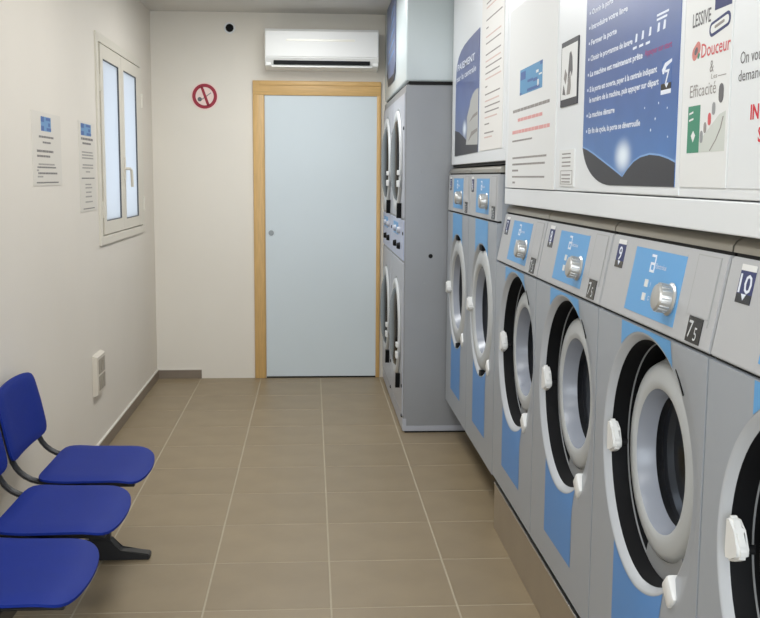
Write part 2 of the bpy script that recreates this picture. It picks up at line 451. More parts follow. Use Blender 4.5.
# no-smoking sign
sg = thing('prohibition_sign', (-.775, YB, 2.098), 'round red and white no-smoking sign on the back wall', 'sign')
def toY(mb):   # turned about x -> turned about y
    for v in mb.bm.verts: v.co = Vector((v.co.y, v.co.x, v.co.z))
    return mb
toY(MB().lathe([(0, -.003), (.100, -.003), (.100, 0)], n=40)).build('disc', SIGNPINK, sg)
toY(MB().lathe([(.066, -.003), (.066, -.0045), (.090, -.0045), (.090, -.003)], n=40)).build('ring', SIGNRED, sg)
mb = MB(); mb.prism([(-.031, .066), (-.013, .072), (.036, -.064), (.018, -.072)], -.0045, -.003, lambda u, v, w: (u, w, v)); mb.build('slash', SIGNRED, sg)
toY(MB().lathe([(0, -.0042), (.016, -.0042), (.016, -.003)], yc=-.036, zc=-.022, n=14)).build('cigarette_mark', INK, sg)
mb = MB(); mb.prism([(-.02, -.018), (.045, .028), (.048, .022), (-.017, -.025)], -.0040, -.003, lambda u, v, w: (u, w, v)); mb.build('cigarette', INKL, sg)

# dark round sensor
sn = thing('wall_sensor', (-.588, YB, 2.588), 'small round black fixture with pale rim high on back wall', 'sensor')
toY(MB().lathe([(.026, -.002), (.037, -.005), (.042, 0)], n=28)).build('rim', PLAST_W, sn, True)
toY(MB().lathe([(0, -.016), (.016, -.014), (.026, -.006), (.030, -.002)], n=28)).build('lens', BLACK, sn, True)

# ================================================================ things on the left wall
# power socket box
so = thing('power_socket', (XL, 5.60, .455), 'white double power outlet box low on the wall behind the seats', 'power socket')
mb = MB(); mb.prism([(0, -.112), (.026, -.100), (.026, .100), (0, .112)], -.145, .075, lambda u, v, w: (u, w, v)); mb.build('box', SOCK, so)
for z in (-.045, .045):
    f_ = MB().box(.022, .028, -.105, .050, z-.040, z+.040, .002).build('outlet', SOCKG, so)
    toX = MB().lathe([(0, .027), (.024, .027), (.027, .030), (.030, .027)], yc=-.03, zc=z, n=20); toX.build('outlet_rim', SOCKG, f_, True)

def notice(y, z, w, h, label, seed, lines, logo):
    o = MB().box(0, w, 0, h, 0, .0025).build('notice_sheet', mat('paper_grey_white', (216, 210, 199), .6)); o.matrix_world = frame_L(XL, y, z)
    tag(o, label, 'notice', 'notices beside the window')
    lg = MB(); lg.box(logo[0], logo[0]+logo[2], logo[1], logo[1]+logo[3], .0025, .0031); l = lg.build('logo', mat('ink_logo_soft', (108, 150, 190), .6), o)
    mb = MB(); a, b, c, d = logo
    for (u0, v0, u1, v1) in ((0, 0, .28, .35), (.55, .05, 1, .25), (0, .62, .3, 1), (.5, .75, .95, .95), (.72, .35, .9, .6)):
        mb.box(a+u0*c, a+u1*c, b+v0*d, b+v1*d, .0031, .0034)
    mb.build('logo_pattern', LOGO2, l)
    mb = MB(); mb2 = MB()
    for i, (u, v, ww, hh, dark) in enumerate(lines):
        text_bars(mb if dark else mb2, u, v, ww, hh, w=.0029, seed=seed*50+i)
    mb.build('lettering', mat('ink_soft_grey', (126, 122, 118), .7), o); mb2.build('fine_print', mat('ink_faint', (162, 157, 150), .7), o)
notice(4.415, 1.472, .50, .315, 'white notice with a blue logo and few text lines, farther from the window', 1,
       [(.11, .205, .25, .009, 1), (.17, .182, .14, .008, 1), (.07, .143, .28, .010, 1), (.07, .122, .22, .009, 1), (.09, .088, .28, .007, 0), (.07, .075, .32, .007, 1), (.06, .062, .03, .007, 0),
        (.08, .049, .33, .008, 1), (.07, .035, .09, .007, 0), (.05, .010, .38, .006, 1)], (.15, .235, .17, .062))
notice(5.29, 1.332, .39, .458, 'narrow-looking white notice taped right beside the window frame', 2,
       [(.05, .365, .28, .012, 1), (.08, .343, .20, .010, 1), (.06, .300, .26, .007, 0), (.06, .285, .27, .007, 0), (.06, .270, .27, .007, 0), (.07, .235, .25, .007, 0), (.06, .220, .26, .007, 0), (.14, .200, .10, .007, 0),
        (.04, .168, .31, .006, 1), (.12, .135, .14, .007, 0), (.12, .118, .16, .007, 0), (.13, .095, .13, .007, 0), (.12, .072, .15, .008, 0), (.11, .045, .18, .007, 0), (.06, .012, .27, .005, 1)], (.05, .388, .24, .060))

# ================================================================ washing machines
XW = .79                   # plane of the fronts
WID = .782; PIT = .79
DISH = .066
def dish_d(yc, zc, y, z, D):
    """depth of the shallow dish pressed into the front round the opening, deepest on the hinge side"""
    r = math.hypot(y-yc, z-zc); c = (y-yc)/max(r, 1e-6)
    return D*max(0, -c)*max(0, min(1, 1-(r-RH)/DISH))
RH = .312
def circ_hole_plate(mb, y0, y1, z0, z1, yc, zc, R, D, n=72):
    """front sheet y0..y1, z0..z1 with a round hole and the dish round it"""
    bm = mb.bm; rings = [[] for _ in range(6)]; outer = []
    for i in range(n):
        a = 2*PI*(i+.5)/n; c, s = math.cos(a), math.sin(a)
        k = min(((y1-yc)/c if c > 1e-9 else (y0-yc)/c if c < -1e-9 else 1e9), ((z1-zc)/s if s > 1e-9 else (z0-zc)/s if s < -1e-9 else 1e9))
        outer.append((yc+k*c, zc+k*s))
        for j in range(6):
            if j == 5: p = outer[-1]
            else:
                r = min(R + DISH*j/4, R+(k-R)*(.2*j+.001*j)); p = (yc+r*c, zc+r*s)
            rings[j].append(bm.verts.new((dish_d(yc, zc, p[0], p[1], D), p[0], p[1])))
    for j in range(5):
        for i in range(n):
            i2 = (i+1) % n; q = [rings[j][i], rings[j][i2], rings[j+1][i2]]
            if j == 4:
                a, b = outer[i], outer[i2]
                if abs(a[0]-b[0]) > 1e-6 and abs(a[1]-b[1]) > 1e-6:   # corner between
                    yy = y1 if max(a[0], b[0]) > y1-1e-6 else y0; zz = z1 if max(a[1], b[1]) > z1-1e-6 else z0
                    q.append(bm.verts.new((0, yy, zz)))
            q.append(rings[j+1][i]); bm.faces.new(q)
def sector(mb, r0, r1, x0, x1, a0, a1, zc, n=12):
    mb.lathe([(r0, x0), (r1, x0), (r1, x1), (r0, x1), (r0, x0)], 0, zc, n, math.radians(a0), math.radians(a1))

NUMF = {}
def number_on(root, near, txt):
    pm, k, st0 = NUMF[near]
    cp = [c for c in root.children if c.name.startswith('control_panel')][0]
    st = [c for c in cp.children if c.name.startswith('number_sticker')][0]
    mb = MB(); add_text(mb, txt, -.300, .138*k, .036*k, .028*len(txt), pm, .0016, .012, 0, True)
    mb.build('sticker_number', INKW, st)
def make_washer(near):
    """local frame: x into the machine, y along the row, z up from the base of the cabinet"""
    z0 = .232 if near else .222
    seam = 1.168 if near else 1.330
    ptop = 1.372 if near else 1.538
    lean = .037 if near else .004
    cap = 1.407 if near else 1.572
    zc = (.84 if near else .902) - z0; H = WID/2
    seam -= z0; ptop -= z0; cap -= z0
    root = thing('washing_machine', (XW, 0, z0), 'x', 'washing machine')
    # cabinet
    mb = MB()
    D = .015 if near else .004
    circ_hole_plate(mb, -H, H, 0, seam-.005, 0, zc, RH, D)
    bm = mb.bm
    dep = .92
    for q in (((0,-H,0),(dep,-H,0),(dep,-H,ptop-.01),(lean+.02,-H,ptop-.01),(.02,-H,seam-.005),(0,-H,seam-.005)), ((0,H,0),(dep,H,0),(dep,H,ptop-.01),(lean+.02,H,ptop-.01),(.02,H,seam-.005),(0,H,seam-.005)),
              ((0,-H,0),(dep,-H,0),(dep,H,0),(0,H,0)), ((dep,-H,0),(dep,H,0),(dep,H,ptop-.01),(dep,-H,ptop-.01)), ((0,-H,seam-.005),(0,H,seam-.005),(.02,H,seam-.005),(.02,-H,seam-.005))):
        bm.faces.new([bm.verts.new(p) for p in q])
    body = mb.build('cabinet', PAINT, root, True, 20)
    MB().box(.012, .03, -H+.004, H-.004, seam-.008, seam+.006).build('seam_shadow_gap', DARK, root)
    # control panel
    L = math.hypot(lean, ptop-seam); dx, dz = lean/L, (ptop-seam)/L
    def pm(u, s, w): return (dx*s - dz*w, -u, seam + dz*s + dx*w)      # u to the reader's right
    mb = MB(); mb.prism([(-H+.001, .003), (H-.001, .003), (H-.001, L-.004), (-H+.001, L-.004)], -.03, 0, pm)
    bmesh.ops.bevel(mb.bm, geom=[e for e in mb.bm.edges], offset=.003, segments=2, affect='EDGES')
    cp = mb.build('control_panel', PANEL, root, True)
    k = L/.207
    def pr(name, u0, u1, s0, s1, w, m, par=cp, wb=0):
        mb = MB(); mb.prism([(u0, s0*k), (u1, s0*k), (u1, s1*k), (u0, s1*k)], wb, w, pm); return mb.build(name, m, par)
    # blue overlay with dial, lamps and emblem
    ov = pr('blue_overlay', -.178, .172, .024, .183, .0012, BLUE)
    pr('overlay_top_edge', -.178, .172, .183, .187, .0014, PANEL, ov)
    def turned(prof, u, s, m, name, par, n=24):
        mb = MB(); mb.lathe(prof, n=n)      # x of the profile = outwards
        for v in mb.bm.verts:
            v.co = Vector(pm(u+v.co.y, s*k+v.co.z, v.co.x))
        return mb.build(name, m, par, True)
    kn = turned([(.037, 0), (.038, .004), (.035, .007), (.032, .009), (.030, .034), (.028, .037), (.021, .039), (0, .039)], .125, .082, KNOB, 'dial', cp)
    mb = MB()
    for i in range(20):
        a = 2*PI*i/20
        p = lambda r, aa: (.125+r*math.cos(aa), .082*k+r*math.sin(aa))
        mb.prism([p(.029, a-.06), p(.0335, a-.06), p(.0335, a+.06), p(.029, a+.06)], .010, .032, pm)
    mb.build('dial_ribs', KNOB, kn)
    for s in (.072, .105): pr('start_button' if s > .1 else 'stop_button', -.062, -.040, s-.013, s+.005, .003, PLAST_W, cp)
    mb = MB()
    for s_ in (.072, .105): add_text(mb, 'I' if s_ > .1 else 'O', -.022, (s_-.010)*k, .012, None, pm, .0018)
    mb.build('button_marks', INKW, ov)
    mb = MB()
    # emblem: square with an inner step, as on the panels
    for (u0, u1, s0, s1) in ((-.050, -.018, .166, .172), (-.024, -.018, .150, .166), (-.050, -.024, .147, .153), (-.050, -.044, .129, .147), (-.044, -.018, .129, .135), (-.024, -.018, .135, .150)):
        mb.prism([(u0, s0*k), (u1, s0*k), (u1, s1*k), (u0, s1*k)], .0012, .0018, pm)
    mb.build('emblem', INKW, ov)
    mb = MB(); add_text(mb, 'Electrolux', -.010, .141*k, .012, .072, pm, .0018); mb.build('lettering', INKW, ov)
    # number sticker
    st = pr('number_sticker', -.332, -.266, .118, .192, .0010, INKB)
    pr('sticker_top', -.332, -.266, .180, .192, .0012, PLAST_W, st); pr('sticker_foot', -.332, -.266, .118, .136, .0012, BLACKG, st)
    NUMF[near] = (pm, k, st)
    mb = MB(); mb.prism([(-.310, .136*k), (-.288, .136*k), (-.299, .124*k)], .0012, .0016, pm)
    mb.build('sticker_arrow', INKW, st)
    # detergent flap and black capacity sticker
    fl = pr('flap', .238, .354, .066, .194, .0016, PANEL)
    mb = MB()
    for (u0, u1, s0, s1) in ((.236, .358, .192, .1945), (.236, .2382, .066, .194), (.3555, .3577, .05, .194)):
        mb.prism([(u0, s0*k), (u1, s0*k), (u1, s1*k), (u0, s1*k)], .0005, .0018, pm)
    mb.build('flap_joint', FASCIA_EDGE, fl)
    bs = pr('capacity_sticker', .258, .334, .010, .064, .0020, BLACKG)
    mb = MB(); add_text(mb, '7', .266, .020*k, .036*k, None, pm, .0024, .006); add_text(mb, '5', .300, .016*k, .028*k, None, pm, .0024); mb.build('number', PLAST, bs)
    # rounded steel top
    MB().box(lean+.008, lean+.03, -H+.004, H-.004, ptop-.006, ptop+.004).build('top_joint', DARK, root)
    pf = [(lean+.002, ptop+.003), (lean+.003, ptop+.014), (lean+.009, ptop+.024), (lean+.020, cap-.004), (lean+.04, cap), (dep, cap), (dep, ptop-.002)]
    mb = MB(); mb.prism(pf, -H, H, lambda u, v, w: (u, w, v)); mb.build('top_cover', STEEL, root, True)
    # blue stripe down the front, cut by the round opening
    R2 = RH+.002; N = 14
    us = [-.178+.352*i/N for i in range(N+1)]
    fm = lambda u, v, w: (-w, -u, v)
    def film(name, lo, hi, m):
        mb = MB(); g = []
        for t_ in range(9):
            row = []
            for u, l_, h_ in zip(us, lo, hi):
                z_ = l_+(h_-l_)*t_/8; row.append(mb.bm.verts.new((dish_d(0, zc, -u, z_, D)-.0008, -u, z_)))
            g.append(row)
        for r0, r1 in zip(g, g[1:]):
            for i in range(N): mb.bm.faces.new((r0[i], r0[i+1], r1[i+1], r1[i]))
        mb.build(name, m, root, True)
    zb = .33-z0
    film('upper_stripe', [zc+math.sqrt(R2*R2-u*u) for u in us], [seam-.006]*(N+1), BLUE)
    film('lower_stripe', [zb]*(N+1), [zc-math.sqrt(R2*R2-u*u) for u in us], BLUE_STRIPE)
    def sink(mb):
        for v in mb.bm.verts:
            if v.co.x < .0192: v.co.x += D*max(0, -v.co.y/math.hypot(v.co.y, v.co.z-zc))
        return mb
    # round opening
    mb = MB(); mb.lathe([(RH+.0005, 0), (RH-.003, .0006), (RH-.006, .003), (.300, .010), (.2958, .0165), (.2945, .0185), (.296, .034)], 0, zc, 72); sink(mb); mb.build('bezel', BEZEL, root, True, 60)
    dp = .012 if near else -.02
    if near:
        mb = MB(); mb.lathe([(.2943, .0183), (.289, .055), (.284, .115), (.165, .115)], 0, zc, 72); sink(mb); mb.build('gasket', BLACK, root, True, 50)
        mb = MB(); mb.lathe([(.2905, .060), (.287, .060), (.2865, .0635), (.2905, .0635)], 0, zc, 64); mb.build('gasket_rib', GREYP, root)
        dprof = [(.266, .114), (.253, .088), (.241, .064), (.2345, .053), (.222, .047), (.196, .044), (.182, .045), (.175, .049)]
        cprof = [(.175, .049), (.170, .062), (.1625, .096)]
        rg, xg = .1625, .096
    else:
        mb = MB(); mb.lathe([(.2943, .0183), (.289, .06), (.165, .115)], 0, zc, 72); sink(mb); mb.build('gasket', GREYP, root, True, 50)
        dprof = [(.286, .050), (.285, .016), (.280, .008), (.262, .002), (.225, -.002), (.210, .002), (.204, .010)]
        cprof = [(.204, .010), (.199, .02), (.188, .042)]
        rg, xg = .188, .042
    mb = MB(); mb.lathe(dprof, 0, zc, 64); door = mb.build('door', DOORP, root, True, 50)
    mb = MB(); mb.lathe(cprof, 0, zc, 64); mb.build('glass_surround', CONE, door, True, 50)
    mb = MB(); mb.lathe([(rg+.002, xg-.001), (rg*.9, xg+.004), (rg*.6, xg+.012), (0, xg+.016)], 0, zc, 48); mb.build('glass', GLASS, door, True, 60)
    mb = MB(); mb.lathe([(rg+.004, xg+.03), (rg-.006, xg+.045), (rg+.012, xg+.075)], 0, zc, 48); mb.build('drum_rim', DRUM, root, True, 60)
    mb = MB(); mb.lathe([(rg+.012, xg+.075), (.26, .20), (.27, .26), (.27, .60), (.0, .60)], 0, zc, 40); mb.build('drum', BLACKG, root, True)
    # handle with its latch, on the far side
    hx = 0 if near else -.028
    hs = 1 if near else .8
    mb = MB(); mb.prism([(u_+.020, v_*hs-.006) for u_, v_ in ((-.292, .048), (-.274, .050), (-.252, .030), (-.228, .002), (-.228, -.018), (-.260, -.034), (-.288, -.040), (-.294, -.018))], -.022-hx*.3, .002-hx*.8, lambda u, v, w: (-w, -u, zc+v))
    bmesh.ops.bevel(mb.bm, geom=list(mb.bm.edges), offset=.006, segments=2, affect='EDGES')
    hdl = mb.build('handle', PLAST_W, root, True)
    mb = MB(); mb.tube([(.010+hx, .240, zc-.012), (.040+hx, .226, zc-.012)], .009, 10, .012); mb.build('latch', BLACK, hdl, True)
    # hinge covers and drip lip on the near side
    if near:
        mb = MB(); sector(mb, .240, .284, .058, .114, -128, -70, zc, 10); 
        h1 = mb.build('hinge_cover', GREYP, root)
        mb = MB(); sector(mb, .234, .278, .066, .114, 98, 124, zc, 8); mb.build('hinge_cover', GREYP, root)
    else:
        for a in (90, -100):
            mb = MB(); sector(mb, .281, .308, -.004, .02, a-6, a+6, zc, 4); mb.build('door_buffer', BLACK, root)
    if near:
        mb = MB(); sector(mb, .327, .331, .0055, .012, 127, 139, zc, 6); mb.build('hinge_slot', BLACK, root)
    mb = MB(); mb.box(-.012, .020, -.034, .030, -.026, .026, .009)
    o = mb.build('drip_lip', PLAST_W, root, True); a = math.radians(-135)
    o.location = (.006, .330*math.cos(a), zc+.330*math.sin(a)); o.rotation_euler = (a, 0, 0)
    return root

near_p = make_washer(True); far_p = make_washer(False)
def yc_of(i): return 1.97 + PIT*(i+.5)     # i=-1 nearest ... 4 farthest
NEAR_LAB = {2: 'silver front-loading washer joining the two taller machines, on the taupe plinth',
            1: 'silver washer in the low row, second from the taller machines',
            0: 'silver washer in the low row, third from the taller machines',
            -1: 'silver washer in the low row, farthest from the dryers'}
FAR_LAB = {4: 'taller silver washer standing directly against the grey dryer', 3: 'taller silver washer next to the low row of washers'}
near_all = [near_p] + [copy_tree(near_p) for _ in range(3)]
far_all = [far_p, copy_tree(far_p)]
for i, o in zip((2, 1, 0, -1), near_all):
    number_on(o, True, str(9-i))
    o.location.y = yc_of(i); tag(o, NEAR_LAB[i], 'washing machine', 'washing machines on the plinth')
for i, o in zip((4, 3), far_all):
    number_on(o, False, str(9-i))
    o.location.y = yc_of(i); tag(o, FAR_LAB[i], 'washing machine', 'tall washing machines beside the dryers')

# plinth under the low row, and the recessed base of the taller machines
pl = thing('plinth', (.795, 2.7, 0), 'taupe plinth with a steel edge carrying the low row of washers', 'plinth')
MB().box(0, .95, -1.6, 1.600, 0, .196, .002).build('tiled_face', PLINTH, pl)
MB().box(-.002, .02, -1.6, 1.603, .196, .206, .001).build('steel_edge', CHROME, pl)
MB().box(.03, .9, -1.6, 1.59, .196, .232).build('shadow_gap', DARK, pl)
bs = thing('machine_base', (1.12, 5.13, 0), 'recessed base coloured dark as shade under the two taller washers', 'base')
MB().box(0, .55, -.77, .77, 0, .12).build('shade_dark_block', DARK, bs)  # near-black colour stands for the shade beneath the taller washers
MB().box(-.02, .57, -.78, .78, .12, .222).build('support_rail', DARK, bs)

# ================================================================ stacked dryers
def make_dryer():
    root = thing('stacked_dryer', (.545, 0, 0), 'x', 'dryer'); H = .425; dep = 1.25; TOP = 2.046
    MB().box(0, dep, -H+.002, H-.002, .008, TOP, .006).build('cabinet', DRY_SIDE, root)
    MB().box(.002, dep-.01, -H, -H+.02, .010, .042, .001).build('side_rail', DRY_FRONT, root)
    MB().box(.012, dep, -H+.004, H-.01, 0, .009).build('base_gap', DARK, root)
    MB().box(-.003, .02, -H, H-.004, .012, .085, .002).build('kick_strip', DRY_FRONT, root)
    MB().box(-.006, .002, -H+.01, H-.01, 1.03, 1.265, .002).build('control_panel', DRY_PANEL, root)
    MB().box(-.006, .002, -H+.01, H-.01, 1.28, 2.0, .002).build('upper_front', DRY_FRONT, root)
    MB().box(-.006, .002, -H+.01, H-.01, .10, 1.015, .002).build('lower_front', DRY_FRONT, root)
    for nm, zc in (('upper_door', 1.62), ('lower_door', .585)):
        mb = MB(); mb.lathe([(.305, -.004), (.303, -.016), (.296, -.021), (.272, -.022), (.250, -.016), (.246, -.010)], 0, zc, 48)
        d = mb.build(nm, PLAST, root, True, 50)
        mb = MB(); mb.lathe([(.248, -.012), (.235, -.026), (.18, -.040), (.10, -.047), (0, -.049)], 0, zc, 40); mb.build('glass', BLACKG, d, True, 60)
        mb = MB(); mb.lathe([(.318, -.006), (.318, -.009), (.306, -.010), (.306, -.006)], 0, zc, 48); mb.build('door_gasket', GREYP, d)
        mb = MB(); mb.prism([(-.275, zc-.255), (-.235, zc-.255), (-.215, zc-.345), (-.255, zc-.345)], .006, .032, lambda u, v, w: (-w, -u*-1, v)); mb.build('door_handle', BLACK, d)
        MB().box(-.034, -.018, -.30, -.245, zc-.09, zc-.06, .004).build('hinge', PLAST_W, d); MB().box(-.034, -.018, -.29, -.225, zc-.16, zc-.12, .004).build('hinge', PLAST_W, d)
    for y, z in ((.10, 1.105), (-.18, 1.105), (.10, 1.20), (-.18, 1.20)):
        mb = MB(); mb.lathe([(0, -.026), (.016, -.026), (.019, -.020), (.021, -.006)], y, z, 20); mb.build('control_knob', BLACK if (z < 1.15) else DRY_FRONT, root, True)
    MB().box(-.0085, -.006, -.05, .28, 1.165, 1.24).build('display_label', BLUE, root)
    for z in (.10, .28, 1.19, 1.80):
        mb = MB(); mb.lathe([(0, -.012), (.010, -.010), (.012, -.004)], -H+.03, z, 12); mb.build('screw_cap', BLACK, root, True)
    # screws on the side panel
    for x, z, r in ((.155, 1.06, .013), (.10, 1.55, .005), (.09, 1.41, .005), (.12, .90, .004)):
        mb = toY(MB().lathe([(0, -.003), (r*.8, -.003), (r, 0)], x*0+0, 0, 12)); 
        for v in mb.bm.verts: v.co = Vector((v.co.x + x, v.co.y - H + .002, v.co.z + z))
        mb.build('side_plug', BLACK if r > .01 else GREYP, root, True)
    return root
dp_ = make_dryer()
for i, (y, lab) in enumerate(((6.412, 'tall grey stacked dryer with bare side panel, beside the taller washers'), (7.268, 'tall grey stacked dryer in the corner next to the pine door frame'))):
    o = dp_ if i == 0 else copy_tree(dp_)
    o.location.y = y; tag(o, lab, 'dryer', 'stacked tumble dryers')

# white casing above the dryers
cs = thing('dryer_casing', (.545, 6.84, 2.066), 'white casing above the stacked dryers, reaching the ceiling', 'casing')
mb = MB(); mb.box(0, 1.25, -.855, .855, 0, ZC-2.068, .012, 3); mb.build('panel', BOXW, cs, True)
MB().box(.02, 1.2, -.84, .84, -.019, 0).build('shadow_gap', DARK, cs)
ps = thing('poster', (.543, 6.80, 2.14), 'tall narrow blue poster on the white casing above the dryers', 'poster')
fR = lambda u, v, w: (-w, -u, v)
mb = MB(); mb.prism([(-.64, .09), (-.50, .004), (.0, .004), (.11, .05), (.10, .55), (-.64, .55)], .0005, .003, fR); mb.build('sheet', mat('print_blue_grey', (104, 116, 150), .35, var=.25, scale=5), ps)
mb = MB(); mb.prism([(-.64, .09), (-.50, .004), (.0, .004), (.11, .05), (.11, .11), (-.02, .05), (-.46, .05), (-.60, .13)], .003, .0036, fR); mb.build('dark_border', HILL, ps)
mb = MB()
for i in range(5): mb.prism([(-.50+.06*i, .15+.07*i), (-.02, .19+.07*i), (-.02, .205+.07*i), (-.50+.06*i, .165+.07*i)], .003, .0036, fR)
mb.build('lettering', INKC, ps)

# ================================================================ fascia above the washers
XC = .81
fa = thing('fascia_panel', (XC, 5.12, 1.59), 'white fascia panel above the two taller washers, with blue poster', 'panel')
MB().box(0, .06, -.830, .830, 0, ZC-1.592, .003).build('board', FASCIA, fa)
MB().box(.01, .9, -.82, .82, -.014, 0).build('shadow_gap', DARK, fa)
fb = thing('fascia_panel', (XC, 2.75, 1.410), 'long white fascia panel above the low row of washers, full of notices', 'panel')
MB().box(0, .06, -1.60, 1.535, .068, ZC-1.412, .002).build('board', FASCIA, fb)
MB().box(0, .06, -1.60, 1.536, 0, .065, .003).build('lower_trim', FASCIA, fb)
MB().box(.062, .8, -1.6, 1.53, 0.002, .02).build('shadow_gap', DARK, fb)

def sheet(name, y, z, w, h, m, label, cat='poster', thick=.003, poly=None, x=XC):
    mb = MB(); mb.prism(poly or [(0, 0), (w, 0), (w, h), (0, h)], 0, thick)
    o = mb.build(name, m); o.matrix_world = frame_R(x, y, z); tag(o, label, cat); return o

# --- far poster with the curved corner
P1 = sheet('poster', 5.80, 1.628, .80, .6, space_print('print_night_sky', .8, .6, .36, .145, (84, 92, 140), (92, 112, 162), (110, 120, 140)),
           'blue poster with a curved corner and pale figure, above the taller washers',
           poly=[(0, .008), (.80, .014), (.80, .603), (.64, .598), (.47, .592), (.31, .582), (.19, .565), (.10, .540), (.045, .508), (.015, .465), (.004, .42)])
mb = MB(); mb.prism([(0, .009), (.80, .015), (.80, .06), (.52, .06), (.42, .085), (.30, .11), (.16, .135), (0, .15)], .003, .0034); mb.build('printed_hill', HILL, P1)
mb = MB(); mb.prism([(.42, .06), (.46, .14), (.44, .20), (.53, .25), (.55, .275), (.63, .305), (.72, .318), (.80, .32), (.80, .05)], .0034, .0038); mb.build('printed_figure', STATUE, P1)
mb = MB(); mb.prism([(.50, .075), (.60, .12), (.78, .13), (.78, .115), (.62, .10)], .0038, .0042); mb.prism([(.52, .17), (.64, .20), (.78, .21), (.78, .195), (.64, .185)], .0038, .0042); mb.build('figure_folds', INKL, P1)
mb = MB(); add_text(mb, 'PAIEMENT', .07, .468, .034, .60, w=.0036, bold=.015); add_text(mb, 'par la centrale', .04, .412, .030, .67, w=.0036, bold=.01); mb.build('lettering', INKW, P1)

# --- text sheet beside it
P2 = sheet('notice_sheet', 4.93, 1.645, .565, 1.0, PAPER2, 'tall cream notice with faint lines beside the curved blue poster', 'notice')
mb = MB(); mb2 = MB()
for i, (v, ww) in enumerate(((.055, .20), (.075, .24), (.115, .13), (.145, .32), (.17, .36), (.195, .38), (.22, .36), (.25, .38), (.285, .06), (.32, .40), (.345, .36), (.375, .40), (.40, .38), (.43, .38), (.48, .38), (.51, .38), (.55, .06), (.585, .40), (.64, .30), (.66, .20))):
    text_bars(mb if i % 3 else mb2, .12, v, ww, .006, w=.0034, seed=300+i)
mb.build('lettering', INKL, P2); mb2.build('red_lettering', mat('ink_pale_red', (208, 184, 178), .7), P2)
MB().box(.12, .26, .70, .76, .003, .0036).build('logo', LOGO, P2)

# --- notice with logo
P3 = sheet('notice_sheet', 4.22, 1.479, .82, .70, PAPER, 'white notice with blue logo and red lines left of the framed picture', 'notice')
o = MB().box(.22, .606, .354, .449, .003, .0036).build('logo', LOGO, P3)
mb = MB()
for (u0, v0, u1, v1) in ((.03, .58, .26, .9), (.35, .05, .9, .16), (.62, .34, .80, .46), (.36, .40, .60, .50), (0, 0, .08, .1), (.9, .86, 1, 1)): mb.box(.22+u0*.386, .22+u1*.386, .354+v0*.095, .354+v1*.095, .0036, .004)
mb.build('logo_pattern', LOGO2, o)
mb = MB()
for (u0, v0, u1, v1) in ((.74, .62, .84, .72), (.80, .12, .86, .36), (.86, .5, .98, .56)): mb.box(.22+u0*.386, .22+u1*.386, .354+v0*.095, .354+v1*.095, .0036, .004)
mb.build('logo_marks', PAPER, o)
mb = MB(); mb2 = MB()
for i, (u, v, ww, hh, red) in enumerate(((.09, .294, .64, .014, 0), (.19, .256, .43, .015, 1), (.087, .211, .65, .016, 1), (.09, .180, .37, .008, 0), (.10, .113, .60, .009, 0), (.10, .088, .58, .009, 0), (.10, .064, .12, .009, 0), (.10, .040, .58, .008, 0), (.11, .017, .05, .009, 0))):
    text_bars(mb2 if red else mb, u, v, ww, hh*.8, w=.0034, seed=400+i)
mb.build('lettering', INKL, P3); mb2.build('red_lettering', mat('ink_faded_red', (214, 158, 156), .7), P3)

# --- black-bordered picture
P4 = sheet('picture', 3.338, 1.744, .210, .202, HILL, 'small black-bordered picture on the white fascia beside the big blue poster', 'picture', .004)
MB().box(.007, .203, .022, .186, .004, .0045).build('print', PAPER, P4)
PK = lambda q: [(u*.84, v*.97) for u, v in q]
mb = MB(); mb.prism(PK([(.11, .075), (.12, .13), (.13, .165), (.15, .17), (.17, .15), (.18, .11), (.17, .09), (.15, .11)]), .0045, .005); mb.build('printed_dark_shape', INK, P4)
mb = MB(); mb.prism(PK([(.035, .04), (.05, .07), (.07, .05), (.08, .035)]), .0045, .005); mb.build('printed_dark_shape', INK, P4)
mb = MB(); mb.prism(PK([(.10, .035), (.115, .075), (.15, .10), (.16, .06), (.15, .035)]), .005, .0054); mb.build('printed_grey_shape', INKL, P4)
mb = MB(); mb.prism(PK([(.05, .09), (.07, .12), (.10, .10), (.08, .07)]), .0045, .005); mb.build('printed_grey_shape', INKL, P4)
# --- small sheet below it
P5 = sheet('notice_sheet', 3.332, 1.492, .19, .115, PAPER, 'tiny white notice with ruled boxes, below the black-bordered picture', 'notice')
mb = MB()
for (u0, u1, v0, v1) in ((.02, .17, .006, .008), (.02, .17, .048, .050), (.02, .024, .006, .05), (.166, .17, .006, .05)): mb.box(u0, u1, v0, v1, .003, .0034)
for i, v in enumerate((.012, .022, .034, .062, .074, .088, .10)): text_bars(mb, .035, v, .11, .004, w=.0034, seed=500+i)
mb.build('lettering', INKL, P5)

# --- big blue poster: white backing with the printed sheet on it
P6 = thing('poster', (0, 0, 0), 'big blue instruction poster with white lines and a dark horizon', 'poster')
P6.matrix_world = frame_R(XC, 3.10, 1.487)
W6, H6 = .85, .70
mb = MB(); mb.box(.012, .868, -.006, ZC-1.50, 0, .002, 0); mb.build('backing', FASCIA, P6)
SKY6 = space_print('print_dawn_sky', W6, .56, .455, .088, (88, 98, 140), (64, 96, 156), (62, 118, 182))
cr = [(.055+.30-.30*math.sin(a), .012+.125-.125*math.cos(a)) for a in [PI/2*i/12 for i in range(13)]]
Wd = .845
poly = [(Wd, .012), (Wd, H6), (.055, H6)] + cr[::-1]
mb = MB(); mb.prism(poly, .002, .0035); pic = mb.build('printed_sheet', SKY6, P6)
